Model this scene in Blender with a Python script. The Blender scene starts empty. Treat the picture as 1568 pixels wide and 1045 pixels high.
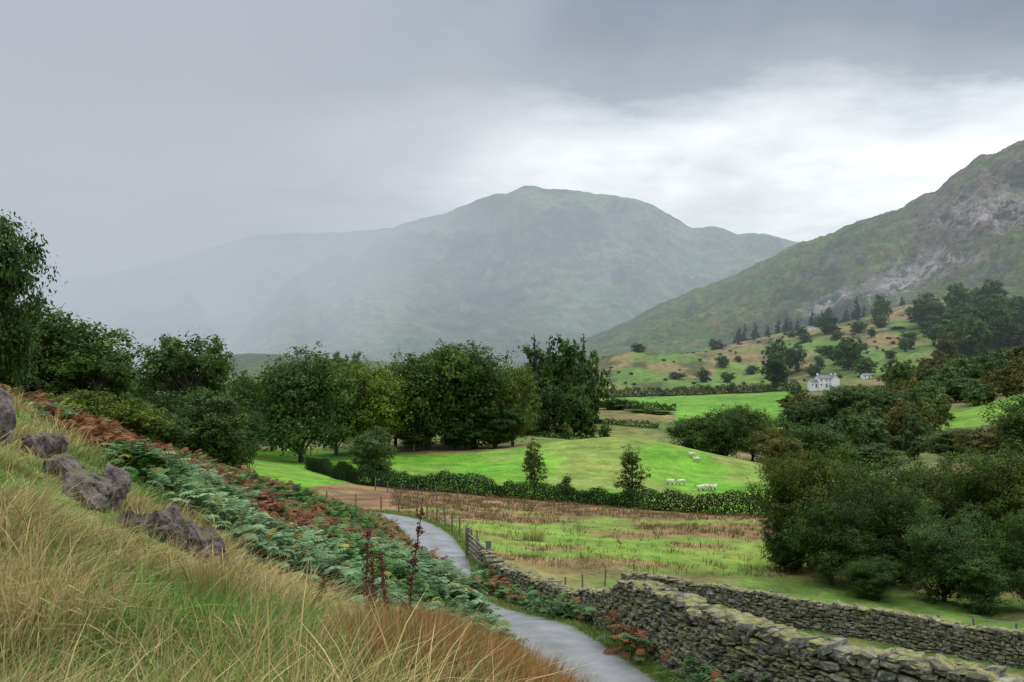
import bpy, math, numpy as np
from mathutils import Vector
R=np.random.default_rng(7)
F=1524.0; VH=565.0
def X(u,d): return (u-784.0)/F*d
def Z(v,d): return -(v-VH)/F*d
# ---------------------------------------------------------------- noise
def _h(i,j,s):
    n=(i.astype(np.int64)*374761393+j.astype(np.int64)*668265263+s*1442695041)&0xffffffff
    n=((n^(n>>13))*1274126177)&0xffffffff
    return ((n^(n>>16))&0xffffff)/float(0xffffff)
def vn(x,y,s=0):
    x=np.asarray(x,float);y=np.asarray(y,float)
    i=np.floor(x);j=np.floor(y);fx=x-i;fy=y-j
    fx=fx*fx*fx*(fx*(fx*6-15)+10);fy=fy*fy*fy*(fy*(fy*6-15)+10)
    a=_h(i,j,s);b=_h(i+1,j,s);c=_h(i,j+1,s);d=_h(i+1,j+1,s)
    return (a*(1-fx)+b*fx)*(1-fy)+(c*(1-fx)+d*fx)*fy
def fbm(x,y,s=0,o=4,g=.5):
    t=0;a=1;n=0
    for k in range(o):
        t=t+a*(vn(x*2**k+k*17.3,y*2**k-k*9.1,s+k)*2-1);n+=a;a*=g
    return t/n
def ridged(x,y,s=0,o=5,g=.5):
    t=0;a=1;n=0
    for k in range(o):
        t=t+a*(1-np.abs(vn(x*2**k+k*13.3,y*2**k+k*5.1,s+k)*2-1));n+=a;a*=g
    return t/n
def sst(a,b,x):
    t=np.clip((x-a)/(b-a),0,1);return t*t*(3-2*t)
# ---------------------------------------------------------------- mesh helpers
def link(o): bpy.context.scene.collection.objects.link(o); return o
def mesh_np(name,V,Fs,col=None,mats=(),midx=None,smooth=False):
    me=bpy.data.meshes.new(name)
    V=np.asarray(V,np.float32)
    me.vertices.add(len(V));me.vertices.foreach_set('co',V.ravel())
    Fs=[np.asarray(f,np.int32) for f in Fs if len(f)]
    loops=np.concatenate([f.ravel() for f in Fs])
    tot=np.concatenate([np.full(len(f),f.shape[1],np.int32) for f in Fs])
    st=np.concatenate([[0],np.cumsum(tot)[:-1]]).astype(np.int32)
    me.loops.add(len(loops));me.loops.foreach_set('vertex_index',loops)
    me.polygons.add(len(tot));me.polygons.foreach_set('loop_start',st)
    try: me.polygons.foreach_set('loop_total',tot)
    except Exception: pass
    if midx is not None: me.polygons.foreach_set('material_index',np.asarray(midx,np.int32))
    me.polygons.foreach_set('use_smooth',np.full(len(tot),bool(smooth)))
    for m in mats: me.materials.append(m)
    if col is not None:
        c=np.ones((len(V),4),np.float32);c[:,:3]=col
        at=me.color_attributes.new('Col','FLOAT_COLOR','POINT');at.data.foreach_set('color',c.ravel())
    me.update(calc_edges=True)
    return me
def obj(name,me,loc=(0,0,0),parent=None):
    o=bpy.data.objects.new(name,me);o.location=loc
    if parent: o.parent=parent
    return link(o)
def inst(tv,tf,M,T,jit=0):
    N=len(T);n=len(tv)
    V=np.einsum('nij,vj->nvi',M,tv)+T[:,None,:]
    if jit: V=V+R.normal(0,jit,V.shape)
    Fa=(tf[None]+(np.arange(N)*n)[:,None,None]).reshape(-1,tf.shape[1])
    return V.reshape(-1,3),Fa
def rotz(a):
    c,s=np.cos(a),np.sin(a);z=np.zeros_like(a);o=np.ones_like(a)
    return np.stack([np.stack([c,-s,z],-1),np.stack([s,c,z],-1),np.stack([z,z,o],-1)],-2)
class B:
    def __init__(s): s.V=[];s.F={};s.n=0;s.C=[]
    def add(s,V,Fs,col=(1,1,1),mi=0):
        V=np.asarray(V,float)
        c=np.broadcast_to(np.asarray(col,float),V.shape)
        s.V.append(V);s.C.append(c)
        Fs=np.asarray(Fs)
        s.F.setdefault((Fs.shape[1],mi),[]).append(Fs+s.n);s.n+=len(V)
    def mesh(s,name,mats,smooth=False):
        ks=list(s.F);Fs=[np.concatenate(s.F[k]) for k in ks]
        mi=np.concatenate([np.full(len(f),k[1]) for f,k in zip(Fs,ks)])
        return mesh_np(name,np.concatenate(s.V),Fs,np.concatenate(s.C),mats,mi,smooth)
BOXF=np.array([[0,1,3,2],[4,6,7,5],[0,4,5,1],[2,3,7,6],[0,2,6,4],[1,5,7,3]])
def box(b,c,s,col=(1,1,1),mi=0,rz=0):
    v=np.array([[x,y,z] for x in(-.5,.5) for y in(-.5,.5) for z in(-.5,.5)])*np.array(s)
    ca,sa=math.cos(rz),math.sin(rz)
    v=np.stack([v[:,0]*ca-v[:,1]*sa,v[:,0]*sa+v[:,1]*ca,v[:,2]],1)+np.array(c)
    b.add(v,BOXF,col,mi)
def tube(b,P,r,n=6,col=(1,1,1),mi=0):
    P=np.asarray(P,float);r=np.asarray(r,float);m=len(P)
    T=np.gradient(P,axis=0);T/=np.linalg.norm(T,axis=1)[:,None]+1e-9
    up=np.where(np.abs(T[:,2:3])>.9,[[1.,0,0]],[[0,0,1.]])
    A=np.cross(T,up);A/=np.linalg.norm(A,axis=1)[:,None]+1e-9;Bb=np.cross(T,A)
    an=np.arange(n)*2*math.pi/n
    V=P[:,None]+r[:,None,None]*(A[:,None]*np.cos(an)[None,:,None]+Bb[:,None]*np.sin(an)[None,:,None])
    f=[]
    for i in range(m-1):
        for k in range(n):
            f.append([i*n+k,i*n+(k+1)%n,(i+1)*n+(k+1)%n,(i+1)*n+k])
    b.add(V.reshape(-1,3),f,col,mi)
# ---------------------------------------------------------------- materials
class NT:
    def __init__(s,nt): s.t=nt;s.t.nodes.clear()
    def n(s,ty,ins=None,**kw):
        d=s.t.nodes.new(ty)
        for k,v in kw.items(): setattr(d,k,v)
        for k,v in (ins or {}).items():
            i=d.inputs[k]
            if isinstance(v,bpy.types.NodeSocket): s.t.links.new(v,i)
            else: i.default_value=v
        return d
    def math(s,op,a,b=0.0,c=None,clamp=False):
        ins={0:a,1:b}
        if c is not None: ins[2]=c
        return s.n('ShaderNodeMath',ins,operation=op,use_clamp=clamp).outputs[0]
    def mix(s,f,a,b,bl='MIX'):
        d=s.n('ShaderNodeMix',data_type='RGBA',blend_type=bl)
        for i,v in ((0,f),(6,a),(7,b)):
            if isinstance(v,bpy.types.NodeSocket): s.t.links.new(v,d.inputs[i])
            else: d.inputs[i].default_value=v if i==0 else (tuple(v)+(1,))[:4]
        return d.outputs[2]
    def ramp(s,f,stops):
        d=s.n('ShaderNodeValToRGB',{0:f});r=d.color_ramp
        while len(r.elements)<len(stops): r.elements.new(.5)
        for e,(p,c) in zip(r.elements,stops):
            e.position=p;e.color=(c,c,c,1) if not hasattr(c,'__len__') else tuple(c)+(1,)
        return d.outputs[0]
    def noise(s,vec,sc,det=4,rough=.55):
        return s.n('ShaderNodeTexNoise',{'Vector':vec,'Scale':sc,'Detail':det,'Roughness':rough}).outputs[0]
def newmat(name):
    m=bpy.data.materials.new(name);m.use_nodes=True;return m,NT(m.node_tree)
def fin(t,col,rough=.9,bump=None,bs=.3,bd=.05,spec=.2,transl=0):
    ins={'Base Color':col,'Roughness':rough,'Specular IOR Level':spec}
    p=t.n('ShaderNodeBsdfPrincipled',ins)
    if bump is not None:
        bn=t.n('ShaderNodeBump',{'Height':bump,'Strength':bs,'Distance':bd});t.t.links.new(bn.outputs[0],p.inputs['Normal'])
    out=p.outputs[0]
    if transl:
        tr=t.n('ShaderNodeBsdfTranslucent',{'Color':col})
        out=t.n('ShaderNodeMixShader',{0:transl,1:out,2:tr.outputs[0]}).outputs[0]
    t.n('ShaderNodeOutputMaterial',{'Surface':out})
def geo(t): return t.n('ShaderNodeNewGeometry')
def attr(t,n='Col'): return t.n('ShaderNodeAttribute',attribute_name=n).outputs['Color']
mG,t=newmat('ground_mat')
P=geo(t).outputs['Position']
n1=t.noise(P,.35,5,.6);n2=t.noise(P,2.3,4,.65);n3=t.noise(P,.05,5,.65);n4=t.noise(P,14,2,.6)
f=t.math('ADD',t.math('MULTIPLY',n1,1.0),t.math('ADD',t.math('MULTIPLY',n2,.7),t.math('MULTIPLY',n3,.7)))
f=t.math('ADD',f,t.math('MULTIPLY',n4,.4))
f=t.math('POWER',t.math('MULTIPLY',f,.73),2.5)
c=t.mix(1.0,attr(t),t.n('ShaderNodeCombineColor',{0:f,1:f,2:f}).outputs[0],'MULTIPLY')
y=t.ramp(t.noise(P,.13,6,.7),[(.45,0),(.68,1)])
c=t.mix(t.math('MULTIPLY',y,.5),c,t.mix(1.0,c,(1.7,1.05,1.3),'MULTIPLY'))
fin(t,c,.95,n2,.6,.12,.1)
def folmat(name,tr=.25,rough=.6,spec=.25,objcol=False):
    m,t=newmat(name);c=attr(t)
    if objcol:
        oc=t.n('ShaderNodeObjectInfo').outputs['Color'];c=t.mix(1.0,c,oc,'MULTIPLY')
    fin(t,c,rough,None,spec=spec,transl=tr);return m
mLeaf=folmat('leaf_mat',.25,.6,.12,True);mGrass=folmat('grass_blade_mat',.3,.6,.2);mFern=folmat('bracken_mat',.22,.6,.12)
mHedge=folmat('hedge_leaf_mat',.15,.8,.03)
mBark,t=newmat('bark_mat');P=geo(t).outputs['Position']
fin(t,t.mix(t.noise(P,6,5,.7),(.03,.026,.02),(.11,.1,.08)),.95,t.noise(P,12,4),.5,.04)
mRoad,t=newmat('asphalt_mat');P=geo(t).outputs['Position']
c=t.mix(t.ramp(t.noise(P,.9,6,.65),[(.35,0),(.65,1)]),(.10,.105,.115),(.19,.195,.205))
c=t.mix(t.ramp(t.noise(P,60,2,.6),[(.4,0),(.7,.6)]),c,(.25,.25,.25))
w=attr(t);c=t.mix(t.math('MULTIPLY',w,t.ramp(t.noise(P,3.5,4,.7),[(.3,.3),(.6,1)])),c,(.06,.075,.03))
r=t.ramp(t.noise(P,.7,4,.6),[(.35,.25),(.65,.65)])
fin(t,c,r,t.noise(P,70,2),.25,.01,.5)
mStone,t=newmat('wall_stone_mat');g=geo(t);P=g.outputs['Position'];N=g.outputs['Normal']
c=attr(t);nn=t.noise(P,9,6,.7)
c=t.mix(1.0,c,t.ramp(nn,[(.3,.4),(.7,1.3)]),'MULTIPLY')
lich=t.ramp(t.noise(P,7.5,5,.75),[(.54,0),(.60,1)])
c=t.mix(t.math('MULTIPLY',lich,.65),c,(.36,.36,.31))
gm=t.ramp(t.noise(P,1.3,5,.7),[(.45,0),(.65,.5)])
c=t.mix(gm,c,(.065,.07,.035))
nz=t.n('ShaderNodeSeparateXYZ',{0:N}).outputs[2]
moss=t.math('MULTIPLY',t.ramp(nz,[(.3,0),(.75,1)]),t.ramp(t.noise(P,2.2,5,.7),[(.36,0),(.5,1)]))
c=t.mix(t.math('MULTIPLY',moss,.8),c,t.mix(t.ramp(t.noise(P,6,3),[(.35,0),(.65,1)]),(.06,.07,.02),(.26,.24,.08)))
fin(t,c,.95,nn,.8,.05,.1)
mRock,t=newmat('outcrop_rock_mat');g=geo(t);P=g.outputs['Position']
nn=t.noise(P,6,8,.75)
c=t.mix(t.ramp(nn,[(.38,0),(.62,1)]),(.035,.03,.03),(.25,.21,.2))
nz=t.n('ShaderNodeSeparateXYZ',{0:g.outputs['Normal']}).outputs[2]
c=t.mix(t.math('MULTIPLY',t.ramp(nz,[(.5,0),(.9,.8)]),t.ramp(t.noise(P,3,4),[(.40,0),(.58,1)])),c,(.13,.13,.035))
fin(t,c,.9,nn,1.0,.12,.15)
mWood,t=newmat('weathered_wood_mat');P=geo(t).outputs['Position']
fin(t,t.mix(t.noise(P,8,5,.7),(.07,.06,.045),(.2,.18,.15)),.9)
mWire,t=newmat('wire_mat');fin(t,(.2,.2,.2,1),.5)
def flat(name,c,r=.8):
    m,t=newmat(name);P=geo(t).outputs['Position']
    fin(t,t.mix(t.noise(P,1.5,5,.6),tuple(x*.85 for x in c),c),r);return m
mWhite=flat('whitewash_mat',(.82,.82,.8));mSlate=flat('slate_mat',(.12,.13,.15),.6);mGlass=flat('window_glass_mat',(.03,.035,.04),.2)
mWool=flat('wool_mat',(.62,.59,.5));mFace=flat('sheep_face_mat',(.12,.1,.09));mRender=flat('stone_render_mat',(.35,.34,.31))
def hillmat(name,ga,gb,tan,rock,sc,rockthr,rockamt):
    m,t=newmat(name);g=geo(t);P=g.outputs['Position']
    a=t.noise(P,sc,8,.68);b=t.noise(P,sc*5,7,.7)
    c=t.mix(t.ramp(a,[(.40,0),(.60,1)]),ga,gb)
    c=t.mix(t.ramp(b,[(.46,0),(.60,.85)]),c,tan)
    nz=t.n('ShaderNodeSeparateXYZ',{0:g.outputs['Normal']}).outputs[2]
    s=t.ramp(t.math('ADD',nz,t.math('MULTIPLY',t.math('SUBTRACT',b,.5),.9)),[(rockthr-.08,1),(rockthr+.04,0)])
    c=t.mix(t.math('MULTIPLY',s,rockamt),c,t.mix(t.noise(P,sc*14,5,.7),tuple(x*.3 for x in rock),rock))
    sp=t.n('ShaderNodeSeparateColor',{0:attr(t)})
    c=t.mix(t.math('MULTIPLY',sp.outputs[1],t.ramp(t.noise(P,sc*3,6,.7),[(.40,.1),(.54,1)])),c,t.mix(t.ramp(t.noise(P,sc*10,6,.75),[(.38,0),(.62,1)]),(.03,.022,.018),(.15,.105,.095)))
    scr=t.math('MULTIPLY',sp.outputs[0],t.ramp(t.noise(P,sc*5,7,.75),[(.44,0),(.52,1)]))
    c=t.mix(scr,c,rock)
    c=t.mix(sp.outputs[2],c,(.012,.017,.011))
    f=t.ramp(t.noise(P,sc*9,7,.75),[(.32,.5),(.68,1.5)])
    c=t.mix(1.0,c,f,'MULTIPLY')
    fin(t,c,.95,b,.8,1.0/sc*.07,.05);return m
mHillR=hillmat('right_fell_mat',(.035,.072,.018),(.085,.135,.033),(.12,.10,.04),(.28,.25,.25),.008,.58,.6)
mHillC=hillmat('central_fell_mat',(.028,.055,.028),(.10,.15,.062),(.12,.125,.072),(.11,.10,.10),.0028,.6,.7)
# ---------------------------------------------------------------- terrain
pts=[]
def w(x,y,z): pts.append((x,y,z))
def q(u,v,d): pts.append((X(u,d),d,Z(v,d)))
for a in [(0,0,-1.65),(-5,0,-.7),(-9,0,.8),(4,0,-2.8),(9,0,-5.6),(12,2,-6),(0,-6,-1.6),(-3,-6,-.8),(3,-6,-2.4),(14,10,-6.3),(-12,8,.6),(-20,20,1.5),
  (5,8,-4.8),(8,8,-6.0),(8,-1,-5.2),(12,12,-6.2),(2.2,11,-4.9),(2.2,15,-5.9)]: w(*a)
for a in [(0,1050,5),(500,1050,5.3),(784,1100,6),(980,1180,7),(0,905,8),(300,935,8),(550,1005,8),(750,1080,8),(900,1160,9),
 (0,790,12),(200,840,12),(400,920,12),(600,1000,12),(750,1080,12),(880,1160,12),
 (0,695,16),(150,765,15),(300,845,15),(420,903,16),(550,960,17),(680,995,18),(800,1062,18),
 (-80,600,22),(0,622,24),(100,675,24),(250,745,25),(400,812,25),(550,868,25),(620,885,24),(660,900,23.5),(700,914,23),(730,930,22.5),(755,958,22),(778,990,21),
 (0,640,38),(100,663,36),(260,715,38),(350,738,42),(450,768,42),(560,812,42),(620,852,42),(680,885,43),
 (350,742,60),(450,768,60),(530,780,62),(250,722,70),(100,685,60),(0,665,60),(-100,640,60),(0,668,100),(250,690,110),(380,705,120),
 (800,850,60),(900,850,60),(1000,860,60),(1150,888,55),(1400,880,60),(1568,880,60),(1800,880,60),
 (650,782,80),(800,792,80),(1000,800,80),(1170,802,80),(1400,790,85),(1568,780,85),(1800,780,85),
 (400,735,100),(550,742,108),(700,758,102),(850,770,98),(1000,782,92),(1170,793,88),
 (600,728,125),(750,737,122),(900,737,120),(1050,752,115),(1150,768,110),
 (830,690,145),(940,667,152),(1050,688,147),(1130,728,137),(700,695,150),(450,702,140),(550,695,150),(620,686,160),(720,686,162),(360,700,132),
 (940,690,190),(1100,712,180),(1200,715,170),(830,672,200),(700,668,230),
 (900,644,260),(1050,652,255),(1150,655,250),(1000,621,340),(1200,622,330),(900,610,420),(1050,606,420),(1220,600,400),
 (600,640,260),(400,635,300),(200,635,300),(0,640,250),(-300,640,250),(0,600,500),(400,595,500),(650,595,500),(800,600,450),
 (1300,640,260),(1450,642,240),(1568,604,225),(1420,658,200),(1650,610,220),(1568,652,170),(1500,702,120),(1650,700,120),(1350,715,150),(1900,650,170),
 (930,542,560),(880,572,560),(960,580,490),(1000,552,600),(1080,537,640),(1170,522,680),(1300,492,720),(1400,468,740),(1500,460,740),(1568,460,720),(1900,440,720),
 (1258,588,420),(1350,583,430),(1450,575,420),(1568,565,420),(1900,545,420),(1300,540,540),(1400,520,560),(1500,515,560),(1568,515,540),(1080,572,520),(1170,565,530),
 (800,585,650),(1000,570,900),(1300,545,950),(1600,525,950),(1900,500,950),(0,580,900),(500,580,900),(-400,580,900)]: q(*a)
for u in (-600,0,500,1000,1500,2100):
    for d in (1700,3200,6800): q(u,568,d)
for a in [(4.3,25,-7.0),(5.5,20.5,-6.5),(8.5,16,-6.2),(7.5,26,-8.8),(12,26,-10.2),(22,26,-10.8),(18,18,-9),(25,15,-9.5),(5,35,-10.1),(3,45,-10.7),(7.1,50,-11.6),(14.9,44,-11.75),(19.5,38,-11.35),(26,30,-11.2),(5.5,54,-11.5)]: w(*a)
pts=np.array(pts)
RoadR=np.array([(12.5,-6,-5.6),(12,0,-5.9),(11,4,-6.1),(9,9,-6.2),(6.8,13.5,-6.3),(4.6,17.5,-6.5),(3.3,21.3,-6.78),(2.59,24.5,-7.0),(1.64,29,-7.46),(-.09,33.5,-8.1),(-.97,38,-8.75),(-1.62,44,-9.4),(-1.97,50,-9.94),(-2.65,56,-10.3),(-4.03,64,-10.6),(-6.1,71,-10.9),(-8.9,75.5,-11.05),(-12.5,78,-11.1),(-19,80,-11.1),(-28,84,-10.4)])
def catmull(Pp,k=8):
    Pp=np.vstack([2*Pp[0]-Pp[1],Pp,2*Pp[-1]-Pp[-2]]);o=[]
    for i in range(1,len(Pp)-2):
        for t_ in np.arange(k)/k:
            a,b,c,d=Pp[i-1:i+3]
            o.append(.5*((2*b)+(-a+c)*t_+(2*a-5*b+4*c-d)*t_**2+(-a+3*b-3*c+d)*t_**3))
    o.append(Pp[-2]);return np.array(o)
RR=catmull(RoadR)
T_=np.gradient(RR[:,:2],axis=0);T_/=np.linalg.norm(T_,axis=1)[:,None]
NL=np.stack([-T_[:,1],T_[:,0]],1)
RW=2.9
RC=RR.copy();RC[:,:2]+=NL*RW/2
for i_,p in enumerate(RR[::14]):
    if not 18<p[1]<31: pts=np.vstack([pts,[p[0],p[1],p[2]-.05]])
def ak(x,y): return x/(y+8.0),np.log(y+8.0)
A,Tt=ak(pts[:,0],pts[:,1]);Q=pts[:,2]/(pts[:,1]+8)
def ker(a1,t1,a2,t2):
    r2=(a1[:,None]-a2)**2+(t1[:,None]-t2)**2
    return .5*r2*np.log(r2+1e-12)
n=len(A);K=ker(A,Tt,A,Tt)+np.eye(n)*2e-4
Pm=np.stack([np.ones(n),A,Tt],1)
S=np.zeros((n+3,n+3));S[:n,:n]=K;S[:n,n:]=Pm;S[n:,:n]=Pm.T
Wt=np.linalg.solve(S,np.concatenate([Q,np.zeros(3)]))
def tps(x,y):
    out=np.empty(len(x))
    for i in range(0,len(x),40000):
        a,t_=ak(x[i:i+40000],y[i:i+40000])
        out[i:i+40000]=(ker(a,t_,A,Tt)@Wt[:n]+Wt[n]+Wt[n+1]*a+Wt[n+2]*t_)*(y[i:i+40000]+8)
    return out
def pdist(x,y,L,vals=None):
    best=np.full(len(x),1e9);bv=np.zeros(len(x))
    for i in range(len(L)-1):
        ax,ay=L[i,:2];bx,by=L[i+1,:2];dx,dy=bx-ax,by-ay
        t_=np.clip(((x-ax)*dx+(y-ay)*dy)/(dx*dx+dy*dy),0,1)
        d=np.hypot(x-ax-t_*dx,y-ay-t_*dy);m=d<best
        best=np.where(m,d,best)
        if vals is not None: bv=np.where(m,vals[i]+(vals[i+1]-vals[i])*t_,bv)
    return best,bv
def Hx(x,y):
    z=tps(x,y)
    z=z+.13*fbm(x/.9,y/.9,3)*sst(1,4,y)*(1-sst(60,80,y))+.22*fbm(x/6,y/6,5)*sst(10,40,y)+.5*fbm(x/25,y/25,8)*sst(60,160,y)+4.5*fbm(x/60,y/60,9,6,.6)*sst(380,560,y)
    m=y<100
    if m.any():
        d,rz=pdist(x[m],y[m],RC,RC[:,2])
        k=1-sst(RW/2+.2,RW/2+1.15,d)
        z[m]=z[m]*(1-k)+(rz-.06)*k
    return z
NA,NTt=620,900
a0_,a1_=-1.15,1.15;t0_,t1_=math.log(2.),math.log(7500.)
aa=np.linspace(a0_,a1_,NA);tt=np.linspace(t0_,t1_,NTt)
AA,TT=np.meshgrid(aa,tt);Y=(np.exp(TT)-8).ravel();Xg=(AA*np.exp(TT)).ravel()
Zg=Hx(Xg,Y);ZG=Zg.reshape(NTt,NA)
def H(x,y):
    x=np.atleast_1d(np.asarray(x,float));y=np.atleast_1d(np.asarray(y,float))
    a,t_=ak(x,y);i=np.clip((t_-t0_)/(t1_-t0_)*(NTt-1),0,NTt-1.001);j=np.clip((a-a0_)/(a1_-a0_)*(NA-1),0,NA-1.001)
    i0=i.astype(int);j0=j.astype(int);fi=i-i0;fj=j-j0
    return (ZG[i0,j0]*(1-fj)+ZG[i0,j0+1]*fj)*(1-fi)+(ZG[i0+1,j0]*(1-fj)+ZG[i0+1,j0+1]*fj)*fi
def h1(x,y): return float(H([x],[y])[0])
def inpoly(u,d,poly):
    c=np.zeros(len(u),bool);P_=poly
    for i in range(len(P_)):
        (x1,y1),(x2,y2)=P_[i],P_[i-1]
        c^=((y1>d)!=(y2>d))&(u<(x2-x1)*(d-y1)/(y2-y1+1e-12)+x1)
    return c
def grid_faces(nr,nc):
    i=np.arange(nr-1)[:,None]*nc+np.arange(nc-1)[None];i=i.ravel()
    return np.stack([i,i+1,i+nc+1,i+nc],1)
U=784+F*Xg/np.maximum(Y,3);D=Y
def lerp(a,b,k): return a+(b-a)*k[:,None]
C_=lambda *c:np.array(c,float)
nz1=fbm(Xg/3,Y/3,31);nz2=fbm(Xg/12,Y/12,33);nz3=fbm(Xg/60,Y/60,35)
col=np.tile(C_(.09,.11,.035),(len(Xg),1))
near=1-sst(50,62,D)
col=lerp(col,lerp(np.tile(C_(.07,.13,.025),(len(Xg),1)),C_(.13,.14,.045),sst(-.2,.35,nz1)),near)
k=sst(52,60,D)*(1-sst(112,118,D))
rf=lerp(np.tile(C_(.11,.185,.03),(len(Xg),1)),C_(.175,.11,.055),sst(-.22,.12,fbm(Xg/9,Y/3.2,41)+.32*sst(66,80,D)-.14*(1-sst(60,68,D))))
rf=lerp(rf,C_(.085,.06,.035),.6*sst(.0,.3,fbm(Xg/5,Y/2,43))*sst(62,80,D))
col=lerp(col,rf,k)
G1=[(100,132),(150,92),(470,98),(540,109),(700,104.5),(850,100.5),(1000,95),(1178,91),(1195,125),(1165,160),(940,190),(800,172),(620,156),(350,152),(200,150)]
g=inpoly(U,D,G1).astype(float)
cg=lerp(np.tile(C_(.082,.205,.018),(len(Xg),1)),C_(.14,.175,.045),.85*sst(-.25,.3,nz2+.25*sst(136,148,D))*sst(800,880,U))
cg=lerp(cg,C_(.115,.17,.035),.5*sst(.0,.4,nz2))
cg=lerp(cg,C_(.14,.12,.05),sst(149,154,D+3*nz1)*(1-sst(790,830,U))*sst(560,600,U))
col=col*(1-g[:,None])+cg*g[:,None]
k=sst(165,200,D);mo=lerp(np.tile(C_(.075,.115,.028),(len(Xg),1)),C_(.145,.12,.052),sst(-.15,.3,nz2+.5*nz3));col=lerp(col,mo,k*(1-g))
k=sst(430,470,D);mm=fbm(Xg/35,Y/35,51)+.4*nz3;mo=lerp(np.tile(C_(.075,.135,.028),(len(Xg),1)),C_(.145,.12,.052),sst(-.15,.22,mm));mo=lerp(mo,C_(.04,.05,.02),.85*sst(.04,.26,fbm(Xg/16,Y/16,57,5,.6)));col=lerp(col,mo,k)
for poly,c in [([(880,335),(1030,300),(1040,252),(1215,252),(1228,402),(900,428)],(.08,.205,.023)),
               ([(1420,195),(1900,140),(1900,262),(1440,258)],(.09,.20,.023)),
               ([(800,215),(1000,205),(1010,245),(830,260)],(.12,.14,.04)),
               ([(1080,470),(1200,460),(1220,540),(1100,560)],(.09,.16,.03)),
               ([(1310,440),(1420,430),(1430,470),(1320,490)],(.09,.15,.03))]:
    g=inpoly(U,D,poly).astype(float);g=g*.9;col=col*(1-g[:,None])+np.array(c)*g[:,None]
dr,_=pdist(Xg,Y,RC,None);m=Y<110
k=np.where(m,1-sst(RW/2+.1,RW/2+1.6,dr),0.);col=lerp(col,C_(.09,.17,.03),k*.85)
V=np.stack([Xg,Y,Zg],1)
obj('ground',mesh_np('ground',V,[grid_faces(NTt,NA)],col,[mG],smooth=True))
ncr=7;off=np.linspace(-RW/2,RW/2,ncr)
RCd=catmull(RC[::3],6);Td=np.gradient(RCd[:,:2],axis=0);Td/=np.linalg.norm(Td,axis=1)[:,None];Nd=np.stack([-Td[:,1],Td[:,0]],1)
wob=1+.06*fbm(np.arange(len(RCd))*.5,np.zeros(len(RCd)),77)
Vr=np.zeros((len(RCd),ncr,3))
for k_ in range(ncr):
    Vr[:,k_,:2]=RCd[:,:2]+Nd*(off[k_]*wob)[:,None]
    Vr[:,k_,2]=RCd[:,2]+.015+.04*(1-(2*off[k_]/RW)**2)
ec=np.tile(np.abs(off/(RW/2))**6+.35*np.exp(-(off/.2)**2),(len(RCd),1)).ravel()
obj('road',mesh_np('road',Vr.reshape(-1,3),[grid_faces(len(RCd),ncr)],np.stack([ec]*3,1),[mRoad],smooth=True))
# ---------------------------------------------------------------- fells
def fell(name,sky,dcr,dft,zf,nu,ns,mat,amp,sc,seed,rough,colf,pw=1.0,crest=0):
    sky=np.array(sky,float);u=np.linspace(sky[0,0],sky[-1,0],nu)
    vs=np.interp(u,sky[:,0],sky[:,1]);
    kk=np.ones(5)/5;vs=np.convolve(np.pad(vs,2,'edge'),kk,'valid')
    dc=np.interp(u,*zip(*dcr));df=np.interp(u,*zip(*dft))
    zc=Z(vs,dc)+crest*fbm(u/22,u*0,seed+40,4,.6)
    s=np.concatenate([np.linspace(0,1,ns),np.linspace(1,1.6,ns//6)[1:]])
    Yy=df[None]+(dc-df)[None]*s[:,None];Xx=(u-784)[None]/F*Yy
    sc_=np.clip(s,0,1)[:,None]
    z=zf+(zc[None]-zf)*sc_**pw
    back=np.clip(s-1,0,1)[:,None];z=z-(zc[None]-zf)*(back*1.2)**1.3
    wx=Xx+sc*.35*fbm(Xx/sc,Yy/sc,seed+60,3);wy=Yy+sc*.35*fbm(Xx/sc+9,Yy/sc,seed+61,3)
    r1=ridged(wx/sc,wy/(sc*1.3),seed,7,.55);nzz=(r1-.6)*2
    env=(np.sin(np.pi*np.clip(s,0,1)**1.2)[:,None])
    env=np.clip(env,0,1)**.85
    hh=np.clip((zc[None]-zf)/(zc.max()-zf),.12,1)
    cr=fbm(wx/(sc*.3),wy/(sc*.2),seed+70,5,.6);cr=sst(.0,.12,cr)*1.0
    z=z+amp*nzz*env*hh+rough*fbm(Xx/(sc*.1),Yy/(sc*.1),seed+9,5,.6)*(.15+env)*np.clip(hh*1.5,0,1)+rough*1.1*cr*env*hh
    # keep spurs from standing higher than the summit ridge behind them
    lim=(zc/dc)[None]*Yy-.03*(zc[None]-zf)*np.clip(1-s,0,1)[:,None]
    ex=np.clip(z-lim,0,None);z=np.where(s[:,None]<.995,z-ex*.93,z)
    cl=colf(np.tile(u,(len(s),1)),z,Yy,sc_,r1)
    obj(name,mesh_np(name,np.stack([Xx,Yy,z],-1).reshape(-1,3),[grid_faces(len(s),nu)],cl,[mat],smooth=True))
def cR(u,z,y,s,r):
    v=VH-F*z/y
    scree=np.maximum.reduce([np.exp(-((u-1385)/60)**2-((v-425+ (u-1385)*.35)/22)**2),np.exp(-((u-1275)/38)**2-((v-462+(u-1275)*.4)/12)**2),
       np.exp(-((u-1530)/70)**2-((v-325+(u-1530)*.1)/28)**2)*.8,np.exp(-((u-1460)/50)**2-((v-395)/15)**2)*.6])
    hea=sst(1330,1470,u)*sst(.35,.6,s+0*u)+.25*sst(1000,1200,u)
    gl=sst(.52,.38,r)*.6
    return np.stack([np.clip(scree*1.25,0,.85),np.clip(hea,0,.9),gl],-1).reshape(-1,3)
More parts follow.
